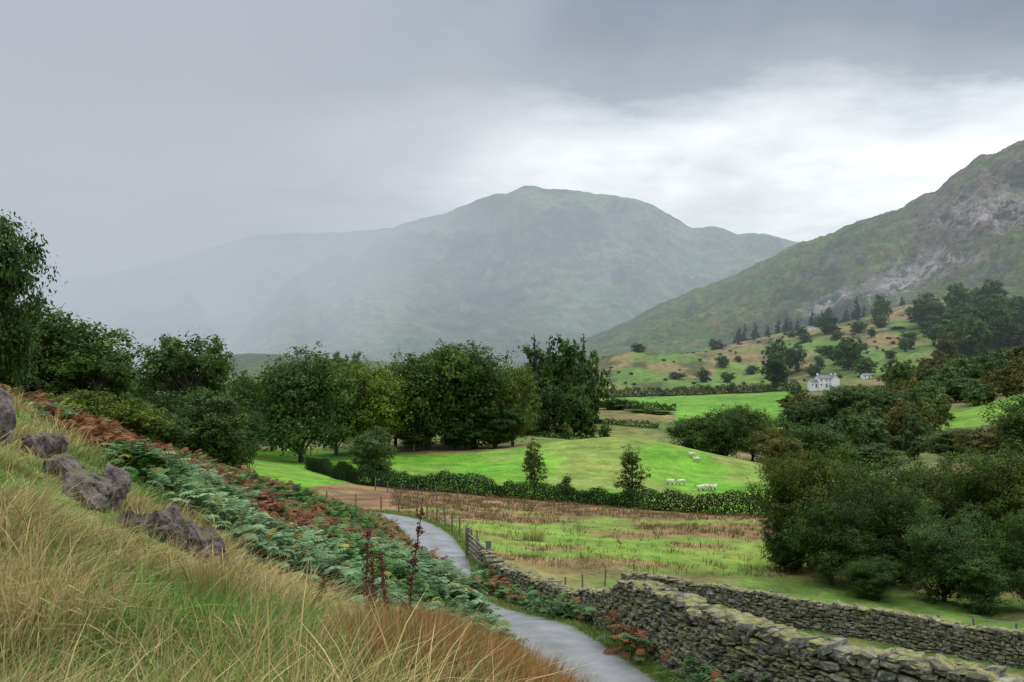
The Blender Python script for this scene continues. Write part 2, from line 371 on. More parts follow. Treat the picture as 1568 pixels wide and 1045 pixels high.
fell('right_fell',[(780,575),(850,540),(920,508),(960,490),(1000,470),(1080,437),(1150,410),(1185,392),(1220,372),(1250,362),(1290,350),(1330,335),(1370,322),(1400,306),(1440,286),(1470,262),(1500,240),(1535,228),(1568,213),(1650,180),(1800,140),(2100,110)],
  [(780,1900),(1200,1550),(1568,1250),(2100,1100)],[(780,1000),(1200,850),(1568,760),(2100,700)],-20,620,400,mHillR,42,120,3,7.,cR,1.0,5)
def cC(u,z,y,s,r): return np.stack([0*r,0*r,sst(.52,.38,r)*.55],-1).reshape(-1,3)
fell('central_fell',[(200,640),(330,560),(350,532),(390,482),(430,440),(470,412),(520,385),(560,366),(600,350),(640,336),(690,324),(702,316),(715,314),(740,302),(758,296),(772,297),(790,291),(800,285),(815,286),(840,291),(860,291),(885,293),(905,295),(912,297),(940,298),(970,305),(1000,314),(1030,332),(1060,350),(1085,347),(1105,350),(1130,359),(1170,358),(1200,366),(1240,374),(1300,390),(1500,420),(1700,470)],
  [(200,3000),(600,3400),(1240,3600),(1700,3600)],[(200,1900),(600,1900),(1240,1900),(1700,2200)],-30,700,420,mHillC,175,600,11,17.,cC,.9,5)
fell('far_left_fell',[(-500,440),(-200,450),(0,452),(60,432),(150,422),(250,402),(320,380),(380,362),(440,358),(520,356),(600,350),(680,370),(900,460)],
  [(-500,4600),(900,4700)],[(-500,2400),(400,2900),(900,3600)],-30,360,160,mHillC,170,700,15,14.,cC,.9,6)
fell('valley_foothill',[(250,590),(300,560),(340,545),(380,541),(430,543),(480,548),(560,552),(700,560),(820,575)],
  [(250,1500),(820,1500)],[(250,1000),(820,1000)],-15,200,60,mHillR,4,120,19,3.,lambda u,z,y,s,r:np.zeros((u.size,3)),.9)
# ---------------------------------------------------------------- trees
def leafcloud(b,P,Nrm,size,col,mi=1):
    N_=len(P)
    nr=Nrm+R.normal(0,.6,(N_,3));nr/=np.linalg.norm(nr,axis=1)[:,None]+1e-9
    t1=np.cross(nr,R.normal(0,1,(N_,3)));t1/=np.linalg.norm(t1,axis=1)[:,None]+1e-9
    t2=np.cross(nr,t1);s=(size*R.uniform(.6,1.3,N_))[:,None]
    V=np.stack([P-t1*s*.6,P-t2*s*.36+nr*s*.12,P+t1*s*.6,P+t2*s*.36+nr*s*.12],1).reshape(-1,3)
    f=np.arange(N_*4).reshape(-1,4)
    b.add(V,f,np.repeat(col,4,0),mi)
DIM={}
def tree_mesh(name,seed,h,wd,nlobe,nleaf,ls,kind='oak',bot=.16):
    global R
    R=np.random.default_rng(seed);b=B()
    lobes=[]
    if kind=='conifer':
        for i in range(nlobe):
            f=i/(nlobe-1);z=h*(bot+(1-bot)*f);r=wd/2*(1-f)**.8+.15;a=R.uniform(0,6.28)
            lobes.append((math.cos(a)*r*.3,math.sin(a)*r*.3,z,r*.8,h/nlobe*1.1))
    else:
        for i in range(nlobe):
            p=R.normal(0,1,3);p/=np.linalg.norm(p);p*=R.uniform(.5,.85) if kind!='will' else R.uniform(.35,1.0)
            pr=1.15 if kind=='slim' else (.8 if kind=='will' else 1.)
            low=1-.25*max(0,-p[2]);
            if kind=='slim': low*=.8-.45*p[2]
            cx,cy=p[0]*wd/2*low,p[1]*wd/2*low;cz=h*(bot+(1-bot)*.5)+p[2]*h*(1-bot)*.5
            r=wd*R.uniform(.14,.24)*pr
            lobes.append((cx,cy,max(cz,r*.55),r,r*R.uniform(.7,1.0)*(1.6 if kind=='slim' else 1)))
        if kind in('oak','ash'): lobes.append((0,0,h*.6,wd*.3,h*.27));lobes.append((0,0,h*.35,wd*.3,h*.2))
    top=h*(.9 if kind in('conifer','slim') else .72)
    zz=np.linspace(-.4,top,7);wx=np.cumsum(R.normal(0,.02*h,7))*.5;wy=np.cumsum(R.normal(0,.02*h,7))*.5
    if kind=='slim': wx*=.3;wy*=.3
    r0=h*(.024 if kind!='slim' else .014)
    Pt=np.stack([wx-wx[0],wy-wy[0],zz],1);tube(b,Pt,r0*(1.25-np.linspace(0,1,7)**.8*1.1),8,(1,1,1),0)
    for (cx,cy,cz,r,rz) in lobes:
        zb=min(max(cz-.35*h*R.uniform(.5,1),.08*h),top*.9);s0=np.array([np.interp(zb,zz,Pt[:,0]),np.interp(zb,zz,Pt[:,1]),zb])
        e=np.array([cx,cy,cz]);md=(s0+e)/2+np.array([0,0,-.03*h])+R.normal(0,.015*h,3)
        tube(b,[s0,md,e],[r0*.5,r0*.32,r0*.1],5,(1,1,1),0)
        for k_ in range(4):
            e2=e+R.normal(0,1,3)*r*.6;tube(b,[md,(md+e2)/2+R.normal(0,.1,3),e2],[r0*.2,r0*.13,r0*.04],4,(1,1,1),0)
    vol=np.array([l[3]**2 for l in lobes]);cnt=(nleaf*vol/vol.sum()).astype(int)
    AP=[]
    for (cx,cy,cz,r,rz),c in zip(lobes,cnt):
        ncl=max(8,int(c/26))
        d=R.normal(0,1,(ncl,3));d/=np.linalg.norm(d,axis=1)[:,None]
        rad=R.uniform(.5,1.2,ncl)[:,None]
        cc=np.array([cx,cy,cz])+d*rad*np.array([r,r,rz])
        idx=R.integers(0,ncl,c)
        off=R.normal(0,1,(c,3))*np.array([r*.17,r*.17,r*.12])
        p=cc[idx]+off;p[:,2]=np.maximum(p[:,2],.05)
        nr=d[idx]*.7+np.array([0,0,.65])+off/(r*.3)*.4
        lob=R.uniform(.68,1.25)
        base=(.72+.56*R.random(ncl))[idx]*(.7+.6*R.random(c))*lob
        yel=(R.random(ncl)[idx]*.5+R.random(c)*.5)
        col=np.stack([.040+.040*yel,.092+.032*yel,.015+.008*yel],1)*base[:,None]
        if kind=='conifer': col=np.stack([.03+0*yel,.058+.01*yel,.03+0*yel],1)*base[:,None]
        leafcloud(b,p,nr,ls,col,1);AP.append(p)
    me=b.mesh(name,[mBark,mLeaf]);AP=np.concatenate(AP)
    DIM[me.name]=(np.percentile(AP[:,2],99.6),2*np.percentile(np.abs(AP[:,0]),98.5));return me
oaks=[tree_mesh('oak_%d'%i,100+i,14,13,[30,36,28,34][i],20000,.34,'oak',.06) for i in range(4)]
ashs=[tree_mesh('ash_%d'%i,200+i,10,7,[24,28,22][i],16000,.23,'ash',.03) for i in range(3)]
slim=[tree_mesh('slim_%d'%i,300+i,6,2.6,20,6500,.12,'slim',.06) for i in range(2)]
will=[tree_mesh('willow_%d'%i,400+i,8.5,7.5,[38,44,34][i],36000,.13,'will',.07) for i in range(3)]
conf=[tree_mesh('conifer_%d'%i,500+i,16,5.5,13,5000,.42,'conifer',.06) for i in range(2)]
smallt=[tree_mesh('small_%d'%i,600+i,8,8,[14,18,15,12][i],4600,.42,'oak',.0) for i in range(4)]
R=np.random.default_rng(99)
def tree(name,me,u,d,vtop,wpx,tint=(1,1,1),parent=None,dz=0):
    x=X(u,d);z=h1(x,d)+dz;h=max(Z(vtop,d)-z,1.0);W=wpx/F*d
    H0,W0=DIM[me.name]
    o=obj(name,me,(x,d,z-.1),parent);o.scale=(W/W0,W/W0,h/H0);o.rotation_euler=(0,0,R.choice([0,math.pi])+R.uniform(-.3,.3))
    k=R.uniform(.85,1.12);o.color=(tint[0]*k,tint[1]*k,tint[2]*k,1);return o
YG=(1.85,1.45,.9);DK=(.70,.76,.8);NO=(1.0,1.0,1);GR=(1.2,1.12,1.6);BR=(1.7,.95,1.1);WL=(1.15,1.05,1.6)
L=[
('oak_tree',oaks[2],-34,42,336,165,DK),('oak_tree',oaks[0],-95,44,360,180,DK),('oak_tree',oaks[3],-30,43.5,420,150,DK),
('ash_tree',ashs[2],88,62,466,190,(.85,.9,.8)),('ash_tree',ashs[0],15,66,470,160,DK),('ash_tree',ashs[1],150,60,535,125,NO),('ash_tree',ashs[1],55,70,500,140,DK),
('hawthorn_tree',ashs[2],110,52,598,130,YG),('hawthorn_tree',ashs[1],45,50,600,110,YG),('hawthorn_tree',ashs[0],195,56,606,120,YG),
('hawthorn_tree',ashs[0],240,60,622,100,NO),
('ash_tree',ashs[1],290,76,516,135,NO),('ash_tree',ashs[0],322,68,590,125,NO),('ash_tree',ashs[2],238,80,560,95,DK),('ash_tree',ashs[2],350,78,625,75,NO),('ash_tree',ashs[1],275,70,600,110,DK),
('ash_tree',ashs[2],383,140,570,60,GR),('ash_tree',ashs[0],415,150,590,60,GR),('ash_tree',ashs[0],375,120,620,60,DK),
('oak_tree',oaks[0],462,136,537,142,(1,1,1.05)),('oak_tree',oaks[1],556,150,553,125,YG),('oak_tree',oaks[2],655,158,533,145,(1.15,1.1,.9)),
('oak_tree',oaks[3],725,163,530,150,NO),('oak_tree',oaks[1],785,162,560,85,(1.6,1.25,.9)),('oak_tree',oaks[0],695,168,532,120,DK),('oak_tree',oaks[2],605,162,562,100,DK),('oak_tree',oaks[0],515,148,585,80,NO),
('hawthorn_tree',ashs[0],640,155,635,70,DK),('hawthorn_tree',ashs[1],760,158,625,80,DK),('hawthorn_tree',ashs[2],700,157,645,60,DK),
('hawthorn_tree',ashs[2],570,110,655,68,GR),('birch_tree',slim[0],818,104,672,34,(1.4,1.1,1.1)),('birch_tree',slim[1],968,98,683,52,(1.5,1.15,.9)),
('hawthorn_tree',slim[1],866,103,725,26,YG),
('sycamore_tree',smallt[0],820,235,532,60,DK),('sycamore_tree',smallt[1],868,245,520,75,DK),('conifer_tree',conf[1],893,255,530,42,DK),
('conifer_tree',conf[0],818,230,526,36,DK),('sycamore_tree',smallt[2],905,262,540,50,NO),('sycamore_tree',smallt[3],840,215,580,70,DK),('sycamore_tree',smallt[0],880,225,590,60,NO),
('oak_tree',oaks[0],1062,190,640,72,NO),('oak_tree',oaks[1],1108,186,624,85,NO),('oak_tree',oaks[2],1152,190,622,78,(1.1,1.1,1.1)),('oak_tree',oaks[3],1185,178,655,75,BR),
('oak_tree',oaks[1],1245,150,650,95,NO),('willow_tree',ashs[0],1240,215,608,75,WL),('willow_tree',ashs[1],1305,210,592,85,WL),('willow_tree',ashs[2],1355,215,595,90,WL),
('oak_tree',oaks[3],1375,180,648,90,YG),('oak_tree',oaks[0],1300,165,655,95,NO),('willow_tree',ashs[2],1340,150,680,90,GR),('oak_tree',oaks[2],1420,165,665,85,NO),
('willow_tree',ashs[0],1460,140,655,95,WL),('oak_tree',oaks[1],1530,120,650,115,BR),('oak_tree',oaks[3],1595,110,590,130,NO),('willow_tree',ashs[1],1505,150,680,85,YG),
('willow_tree',ashs[1],1195,125,672,66,BR),
('willow_tree',will[0],1222,60,688,140,(1.25,.98,.7)),('willow_tree',will[1],1318,63,690,155,(.9,.86,.65)),('willow_tree',will[2],1415,65,698,165,(1.25,.98,.75)),('willow_tree',will[0],1510,62,683,165,(.95,.86,.7)),('willow_tree',will[1],1590,60,700,150,(1.6,.95,.9)),
('alder_tree',will[2],1275,55,755,130,(.66,.68,.55)),('alder_tree',will[1],1445,52,775,120,(1.0,1.05,1.2)),('alder_tree',will[0],1505,50,838,125,(1.0,1.1,1.2)),('alder_tree',will[1],1368,56,735,130,(.62,.64,.55)),('alder_tree',will[2],1575,50,770,115,(.78,.82,.75)),
('alder_tree',will[2],1660,54,700,160,NO),('alder_tree',will[1],1203,58,780,65,(.75,.75,.65)),('hawthorn_tree',will[0],1330,52,850,90,(.65,.7,.55)),
]
for e in L: tree(*e)
dt=bpy.data.objects.new('distant_trees',None);link(dt)
kc=0
def dtree(u,d,vt,w_,tint=NO,me=None):
    global kc
    if 1212<u<1300 and 100<d<395: vt=max(vt,598)
    kc+=1;tree('tree_%d'%kc,me or smallt[kc%4],u,d,vt,w_,tint,dt)
for a in [(978,565,526,22,DK),(1190,500,520,44,DK),(1218,505,528,40,DK),(1185,430,542,44,DK),(1300,480,516,50,NO),(1268,620,480,38,DK),(1285,500,528,34,DK),
 (1350,640,452,30,NO),(1375,600,500,24,NO),(1435,600,468,28,NO),(1395,560,508,28,NO),(1445,430,510,40,BR),(1325,450,548,34,GR),(1372,395,570,54,WL),(1410,390,572,54,GR),(1450,385,558,56,BR),(1485,380,545,60,NO),(1530,370,535,66,NO),(1570,360,530,66,BR),(1340,350,590,56,GR),
 (1218,385,585,24,GR),(1215,300,606,50,GR),(1250,310,606,44,NO),(1390,300,598,60,WL),(1310,280,603,60,GR),(1345,275,608,60,NO),
 (1035,490,570,28,NO),(1130,560,545,12,DK),(1000,585,550,14,NO),
 (940,300,608,58,NO),(990,290,626,50,DK),(960,320,623,44,NO),(870,310,608,44,DK),(1010,285,638,44,NO),(905,225,650,28,NO),(860,215,650,34,YG),(925,215,650,20,NO),
 (640,260,575,60,DK),(560,300,560,60,GR),(500,300,560,60,GR),(380,250,590,60,GR),(340,240,600,60,GR),(430,260,600,60,GR),(700,280,570,60,DK),(770,270,570,60,DK),(790,210,600,44,DK),
 (520,420,540,30,GR),(545,400,540,25,GR),(350,400,585,60,GR),(800,300,600,44,GR),(1120,420,590,16,DK)]: dtree(*a)
for i in range(70):
    u=R.uniform(1415,1700);d=R.uniform(480,640);dtree(u,d,R.uniform(428,480)+ (640-d)*.25,R.uniform(36,60),[DK,NO,DK][i%3])
for i in range(65):
    u=R.uniform(1370,1750);d=R.uniform(270,400);g=h1(X(u,d),d);hh=R.uniform(7,12);dtree(u,d,VH-F*(g+hh)/d,R.uniform(38,62),[BR,NO,GR,WL][i%4])
for i in range(80):
    u=R.uniform(1120,1400);d=R.uniform(760,900);g=h1(X(u,d),d);dtree(u,d,VH-F*(g+R.uniform(11,18))/d,R.uniform(11,17),DK,conf[i%2])
for i in range(130):
    u=R.uniform(905,1400);d=R.uniform(440,700);g=h1(X(u,d),d);dtree(u,d,VH-F*(g+R.uniform(.5,2.0))/d,R.uniform(4,9),[NO,DK,BR][i%3])
for i in range(22):
    u=R.uniform(1060,1400);d=R.uniform(470,640);g=h1(X(u,d),d);dtree(u,d,VH-F*(g+R.uniform(4,8))/d,R.uniform(14,26),[NO,DK,GR][i%3])
for i in range(44):
    u=R.uniform(1200,1440);d=R.uniform(150,260);g=h1(X(u,d),d);dtree(u,d,VH-F*(g+R.uniform(5,9))/d,R.uniform(40,66),[WL,NO,GR,BR][i%4])
for i in range(36):
    u=R.uniform(-250,380);d=R.uniform(90,200);g=h1(X(u,d),d);dtree(u,d,VH-F*(g+R.uniform(6,11))/d,R.uniform(55,95)*100/d,[DK,NO,DK][i%3],ashs[i%3])
# ---------------------------------------------------------------- hedges
def hedge(name,L_,h,wd_,ls,den,c0=(.03,.055,.014)):
    b=B();P_=np.array([(X(u,d),d) for u,d in L_]);seg=np.hypot(*np.diff(P_,axis=0).T);tot=seg.sum();cs=np.concatenate([[0],np.cumsum(seg)])
    N_=int(tot*h*den);s=R.uniform(0,tot,N_);x=np.interp(s,cs,P_[:,0]);y=np.interp(s,cs,P_[:,1])
    hh=h*(.85+.45*fbm(s/3,s*0,5)+.2*fbm(s/.8,s*0,9));a=R.uniform(-.5,math.pi+.5,N_);rr=R.uniform(.7,1.08,N_)
    ox=np.cos(a)*wd_/2*rr;z=np.maximum(np.sin(a),-.1)*rr
    zt=np.where(R.random(N_)<.45,R.random(N_),np.clip(z,0,1.1))
    px_=x+R.normal(0,.12,N_);py=y+ox;zz=H(px_,py)+hh*zt
    nr=np.stack([0*s,np.cos(a),.4+np.sin(a)*.8],1)
    c=np.array(c0)*(.7+.6*R.random(N_))[:,None]*(.8+.5*vn(s/2.,s*0,3))[:,None]
    leafcloud(b,np.stack([px_,py,zz],1),nr,ls,c,0)
    obj(name,b.mesh(name,[mHedge]))
hedge('hedge',[(470,121),(545,108),(620,105),(700,102.5),(850,98.5),(1000,93),(1100,90.5),(1178,88)],2.0,1.7,.13,560,(.026,.048,.016))
hedge('hedge',[(870,432),(905,426),(1050,422),(1160,410),(1225,402)],4.0,4,.5,30)
hedge('hedge',[(870,335),(950,318),(1035,298)],2.6,3,.4,30)
hedge('hedge',[(1225,402),(1222,330),(1215,252)],2.6,3,.4,30)
hedge('hedge',[(1040,252),(1130,250),(1215,250)],2.4,3,.4,32)
hedge('hedge',[(800,212),(850,206),(1000,203)],1.4,2,.3,45)
hedge('hedge',[(820,262),(900,255),(1010,248)],1.6,2,.35,40)
# ---------------------------------------------------------------- dry stone walls
g3=np.array([(x,y,z) for x in(-1,0,1) for y in(-1,0,1) for z in(-1,0,1)],float)
idm={tuple(p):i for i,p in enumerate(g3)}
fs=[]
for ax in range(3):
    o=[k for k in range(3) if k!=ax]
    for sg in(-1,1):
        for i in(-1,0):
            for j in(-1,0):
                c=[]
                for a_,b_ in((i,j),(i+1,j),(i+1,j+1),(i,j+1)):
                    p=[0,0,0];p[ax]=sg;p[o[0]]=a_;p[o[1]]=b_;c.append(idm[tuple(p)])
                fs.append(c if (sg>0)==(ax!=1) else c[::-1])
use=sorted(set(sum(fs,[])));rm={k:i for i,k in enumerate(use)}
SF=np.array([[rm[k] for k in f] for f in fs]);SV=g3[use];SV=SV/(np.sum(np.abs(SV)**5,1)**(1/5))[:,None]*.5
def wall(name,L_,ht,tb,tt_,cs=1.0,seed=1):
    global R
    R=np.random.default_rng(seed)
    P_=catmull(np.array(L_,float),10);seg=np.hypot(*np.diff(P_,axis=0).T);cu=np.concatenate([[0],np.cumsum(seg)]);tot=cu[-1]
    Tn=np.gradient(P_,axis=0);Tn/=np.linalg.norm(Tn,axis=1)[:,None]
    bs=np.linspace(0,tot,200);bz=H(np.interp(bs,cu,P_[:,0]),np.interp(bs,cu,P_[:,1]))
    bz=np.convolve(np.pad(bz,4,'edge'),np.ones(9)/9,'valid')
    pos=[];siz=[];ang=[];tilt=[];cl=[]
    def at(s): return np.interp(s,cu,P_[:,0]),np.interp(s,cu,P_[:,1]),np.interp(s,bs,bz),math.atan2(np.interp(s,cu,Tn[:,1]),np.interp(s,cu,Tn[:,0]))
    HV=.14*fbm(bs/1.7,bs*0,seed)+.08*fbm(bs/.5,bs*0,seed+5)
    for side in(-1,1):
        z=-.25
        while z<ht-.04:
            hc=R.uniform(.07,.15)*cs;s=R.uniform(-.2,0)
            while s<tot:
                l=R.uniform(.10,.42)*cs;sm=s+l/2
                x,y,g,an=at(min(sm,tot));hv=np.interp(sm,bs,HV)
                if z<ht+hv:
                    th=tb+(tt_-tb)*max(z,0)/ht
                    o=side*(th/2-.12)+R.normal(0,.025)
                    pos.append((x-math.sin(an)*o,y+math.cos(an)*o,g+z+hc/2+R.normal(0,.018)+hv*z/ht))
                    siz.append((l*1.02,.3,hc*R.uniform(.8,1.2)));ang.append(an+R.normal(0,.08));tilt.append(R.normal(0,.08))
                    k_=R.uniform(.4,1.4);wm=R.uniform(-.06,.1);cl.append((.16*k_*(1+wm),.155*k_,.14*k_*(1-wm)))
                s+=l
            z+=hc*.97
    s=0
    while s<tot:
        l=R.uniform(.15,.42)*cs;x,y,g,an=at(s+l/2);hv=np.interp(s,bs,HV)
        for oo in ((-.12,.16) if R.random()<.5 else (0,)):
            hc=R.uniform(.09,.2);oo=oo+R.normal(0,.03);pos.append((x-math.sin(an)*oo,y+math.cos(an)*oo,g+ht+hv+hc*.4));siz.append((l*1.05,tt_*R.uniform(.95,1.25)*(.6 if abs(oo)>.08 else 1),hc));ang.append(an+R.normal(0,.2));tilt.append(R.normal(0,.2))
            k_=R.uniform(.6,1.3);cl.append((.18*k_,.175*k_,.15*k_))
        s+=l*.95
    pos=np.array(pos);siz=np.array(siz);M=rotz(np.array(ang));tl=np.array(tilt);N_=len(pos)
    Ty=np.zeros((N_,3,3));Ty[:,0,0]=np.cos(tl);Ty[:,0,2]=np.sin(tl);Ty[:,2,0]=-np.sin(tl);Ty[:,2,2]=np.cos(tl);Ty[:,1,1]=1
    M=M@Ty*siz[:,None,:]
    jt=SV[None]+R.normal(0,.065,(N_,len(SV),3))
    V=np.einsum('nij,nvj->nvi',M,jt)+pos[:,None]
    b=B();b.add(V.reshape(-1,3),(SF[None]+(np.arange(N_)*len(SV))[:,None,None]).reshape(-1,4),np.repeat(np.array(cl),len(SV),0),0)
    ss=np.linspace(0.05,tot-.05,160);prof=[]
    for s in ss:
        x,y,g,an=at(s)
        for o,zz in((-tb/2+.18,-.4),(-tt_/2+.15,ht-.15),(tt_/2-.15,ht-.15),(tb/2-.18,-.4)): prof.append((x-math.sin(an)*o,y+math.cos(an)*o,g+zz))
    f=[[i*4+k,i*4+k+1,i*4+k+5,i*4+k+4] for i in range(159) for k in range(3)]+[[0,1,2,3],[636,637,638,639]]
    b.add(prof,f,(.03,.03,.025),0)
    obj(name,b.mesh(name,[mStone]));return P_
W1=[(-1.2,46.5),(-.2,42.5),(1.5,37),(2.75,30.5),(3.4,25.3),(4.35,20.8),(5.15,18.7),(5.95,17.1),(7.7,14.8),(10.2,11.2),(12.5,6.5),(14,1)]
W2=[(5.6,49.5),(6.6,49.8),(9,48.5),(14.9,44),(19.5,38.3),(25,31),(31,24)]
wall('dry_stone_wall',W1,1.3,.8,.55,1.0,5)
wall('dry_stone_wall',W2,1.2,.75,.5,1.2,6)
R=np.random.default_rng(1234)
# ---------------------------------------------------------------- rocks
def rock(x,y,s,rz,seed,sink=.3):
    import bmesh
    bm=bmesh.new();bmesh.ops.create_icosphere(bm,subdivisions=5,radius=1)
    V=np.array([v.co[:] for v in bm.verts]);rg=np.random.default_rng(seed)
    for _ in range(26):
        n_=rg.normal(0,1,3);n_/=np.linalg.norm(n_);d_=rg.uniform(.4,.8);k_=V@n_-d_;V=V-np.clip(k_,0,None)[:,None]*n_*.97
    V*=(1+.2*fbm(V[:,0]*2.5+V[:,2]*3+seed,V[:,1]*3-V[:,2]*2,seed,6,.6)-.16*ridged(V[:,0]*2+V[:,2]*4,V[:,1]*2,seed+3,4))[:,None]
    V*=np.array(s);
    tl=.45;c,s_=math.cos(tl),math.sin(tl);V=np.stack([V[:,0]*c+V[:,2]*s_,V[:,1],-V[:,0]*s_+V[:,2]*c],1)
    for v,p in zip(bm.verts,V): v.co=p
    me=bpy.data.meshes.new('rock');bm.to_mesh(me);bm.free();me.materials.append(mRock)
    o=obj('rock_outcrop',me,(x,y,h1(x,y)+s[2]*sink));o.rotation_euler=(0,0,rz)
RK=[(-16,17,(.75,.7,.95),.3),(128,14.4,(.6,.4,.5),.2),(165,14.8,(.45,.38,.62),1.),(95,16,(.5,.35,.4),.5),(238,14.0,(.55,.3,.52),-.2),(290,14.1,(.5,.3,.48),-.3),(322,14.0,(.5,.3,.42),-.1),(65,17.6,(.5,.35,.45),.6),(372,13.6,(.45,.22,.34),0),(200,13.3,(.35,.2,.3),0),(262,13.7,(.35,.25,.36),.3),(150,13.9,(.35,.25,.3),.8),(345,13.7,(.32,.2,.3),.4)]
for i,(u,d,s,rz) in enumerate(RK): rock(X(u,d),d,s,rz,i+3)
# ---------------------------------------------------------------- grass
def add_bl(b,P,h,lean,w_,col,tip=None):
    N_=len(P);an=R.uniform(0,math.pi,N_);sx=np.stack([np.cos(an),np.sin(an),0*an],1)
    V=np.zeros((N_,7,3));ll=np.hypot(lean[:,0],lean[:,1]);dr_=np.minimum(.35*ll,.55)
    for i,(t_,wf) in enumerate([(0,1),(.4,.8),(.75,.5)]):
        c=P+np.stack([lean[:,0]*h*t_**1.8,lean[:,1]*h*t_**1.8,h*(t_-dr_*t_**2)],1)
        V[:,2*i]=c-sx*(w_*wf/2)[:,None];V[:,2*i+1]=c+sx*(w_*wf/2)[:,None]
    V[:,6]=P+np.stack([lean[:,0]*h,lean[:,1]*h,h*(1-dr_)],1)
    q4=np.array([[0,1,3,2],[2,3,5,4]]);t3=np.array([[4,5,6]]);o=(np.arange(N_)*7)[:,None,None]
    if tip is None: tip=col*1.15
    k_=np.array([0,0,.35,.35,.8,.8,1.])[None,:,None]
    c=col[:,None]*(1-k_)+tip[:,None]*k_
    n0=b.n;b.V.append(V.reshape(-1,3));b.C.append(c.reshape(-1,3));b.F.setdefault((4,0),[]).append((q4[None]+o).reshape(-1,4)+n0);b.F.setdefault((3,0),[]).append((t3[None]+o).reshape(-1,3)+n0);b.n+=7*N_
def roadside(x,y):
    d,_=pdist(x,y,RC,None);xr=np.interp(y,RC[:,1],RC[:,0]);return np.where(x<xr,d-RW/2,-(d))
def toplim(u): return np.interp(u,[420,500,560,640,700,760,820,880,915],[935,955,925,912,925,958,985,1030,1070])
nt=15500
ty=np.exp(R.uniform(math.log(2.8),math.log(30),nt));tx=R.uniform(-.66,.42,nt)*(ty+1.5)
bank=roadside(tx,ty);tu=784+F*tx/ty
keep=(bank>.15)&~((ty>20)&(tu>280)&(R.random(nt)<.9))&~((tu>560)&(ty<11)&(R.random(nt)<.65))
# keep tufts off the outcrops
for (u,d,s,rz) in RK: keep&=~(((tx-X(u,d))/(s[0]*.75))**2+((ty-d+.1)/(s[1]*1.0+.15))**2<1)
tx,ty,tu,bank=tx[keep],ty[keep],tu[keep],bank[keep]
nt=len(tx);nb=24
gold=sst(-.06,.27,fbm(tx/1.9,ty/1.9,61)+.28*sst(8.,11.,ty)*sst(560,300,tu)+.05*sst(300,0,tu)-.14*sst(8.5,5.5,ty))
grn=sst(-.25,.2,fbm(tx/1.5,ty/1.5,67)+.35*np.exp(-((tu-200)/260)**2-((ty-6.6)/2)**2))
typ=R.random(nt)
cG=C_(.105,.255,.03);cO=C_(.58,.43,.20);cY=C_(.27,.33,.085);cB=C_(.30,.16,.06)
tipc=np.where((typ<.05+gold*.72)[:,None],cO,np.where((typ<.95)[:,None],lerp(np.tile(cY,(nt,1)),cG,np.clip(.15+grn*.95,0,1)),cB))
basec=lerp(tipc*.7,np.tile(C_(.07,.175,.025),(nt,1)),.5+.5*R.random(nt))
th=(.10+.34*R.random(nt)**1.8)*(1+.45*gold)*(.55+1.0*vn(tx/1.0,ty/1.0,71)**1.3)*(1-.35*grn*(1-gold))
for (u,d,s,rz) in RK: th*=1-.55*np.exp(-((tx-X(u,d))/(s[0]+.25))**2-((ty-d+.7)/.8)**2)
zt=H(tx,ty);lim=(-(toplim(tu)-VH)/F*ty-zt);th=np.where(tu>500,np.minimum(th,np.maximum(lim,.06)*1.1),th)
ii=np.repeat(np.arange(nt),nb);N_=len(ii)
rad=R.uniform(0,1,N_)**.6*(.09+.14*R.random(nt)[ii])*(1+ty[ii]*.03);an=R.uniform(0,6.283,N_)
px_=tx[ii]+np.cos(an)*rad;py=ty[ii]+np.sin(an)*rad
wd1=fbm(tx/2.5,ty/2.5,73)*2.0;wa=np.stack([.5*np.cos(wd1),.5*np.sin(wd1)-.15],1)[ii]
ln=np.stack([np.cos(an),np.sin(an)],1)*R.uniform(.1,1.1,N_)[:,None]+wa+R.normal(0,.15,(N_,2))
hh=th[ii]*R.uniform(.45,1.25,N_);pz=H(px_,py)-.02
wd_=(.0035+.0006*py)*R.uniform(.6,1.6,N_)
kk=(.55+.8*R.random(N_))[:,None]*(.8+.4*R.random(nt))[ii][:,None]
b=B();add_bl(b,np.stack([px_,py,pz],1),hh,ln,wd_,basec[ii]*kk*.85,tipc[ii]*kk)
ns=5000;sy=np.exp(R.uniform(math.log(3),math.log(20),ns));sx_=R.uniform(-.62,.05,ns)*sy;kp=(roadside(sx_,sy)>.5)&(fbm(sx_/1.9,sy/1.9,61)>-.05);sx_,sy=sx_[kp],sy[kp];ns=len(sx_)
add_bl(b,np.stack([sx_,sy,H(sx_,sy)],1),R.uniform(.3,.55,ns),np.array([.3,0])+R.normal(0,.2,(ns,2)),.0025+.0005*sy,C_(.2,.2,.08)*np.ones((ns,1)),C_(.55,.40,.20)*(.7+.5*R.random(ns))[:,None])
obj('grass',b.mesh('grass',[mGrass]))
b=B()
def rush(cx,cy,n_,h,r,col,w_=1.,spread=.25):
    a=R.uniform(0,6.283,n_);rr=R.random(n_)**.5*r;x=cx+np.cos(a)*rr;y=cy+np.sin(a)*rr
    ln=np.stack([np.cos(a),np.sin(a)],1)*(rr/r*spread+.03)[:,None]+R.normal(0,.09,(n_,2))+np.array([.1,0])
    tip=np.array(col)*(.6+.7*R.random(n_))[:,None]
    add_bl(b,np.stack([x,y,H(x,y)-.02],1),h*R.uniform(.5,1.15,n_),ln,(.004+.0006*y)*w_*R.uniform(.7,1.3,n_),tip*.6+np.array([.02,.05,.01]),tip)
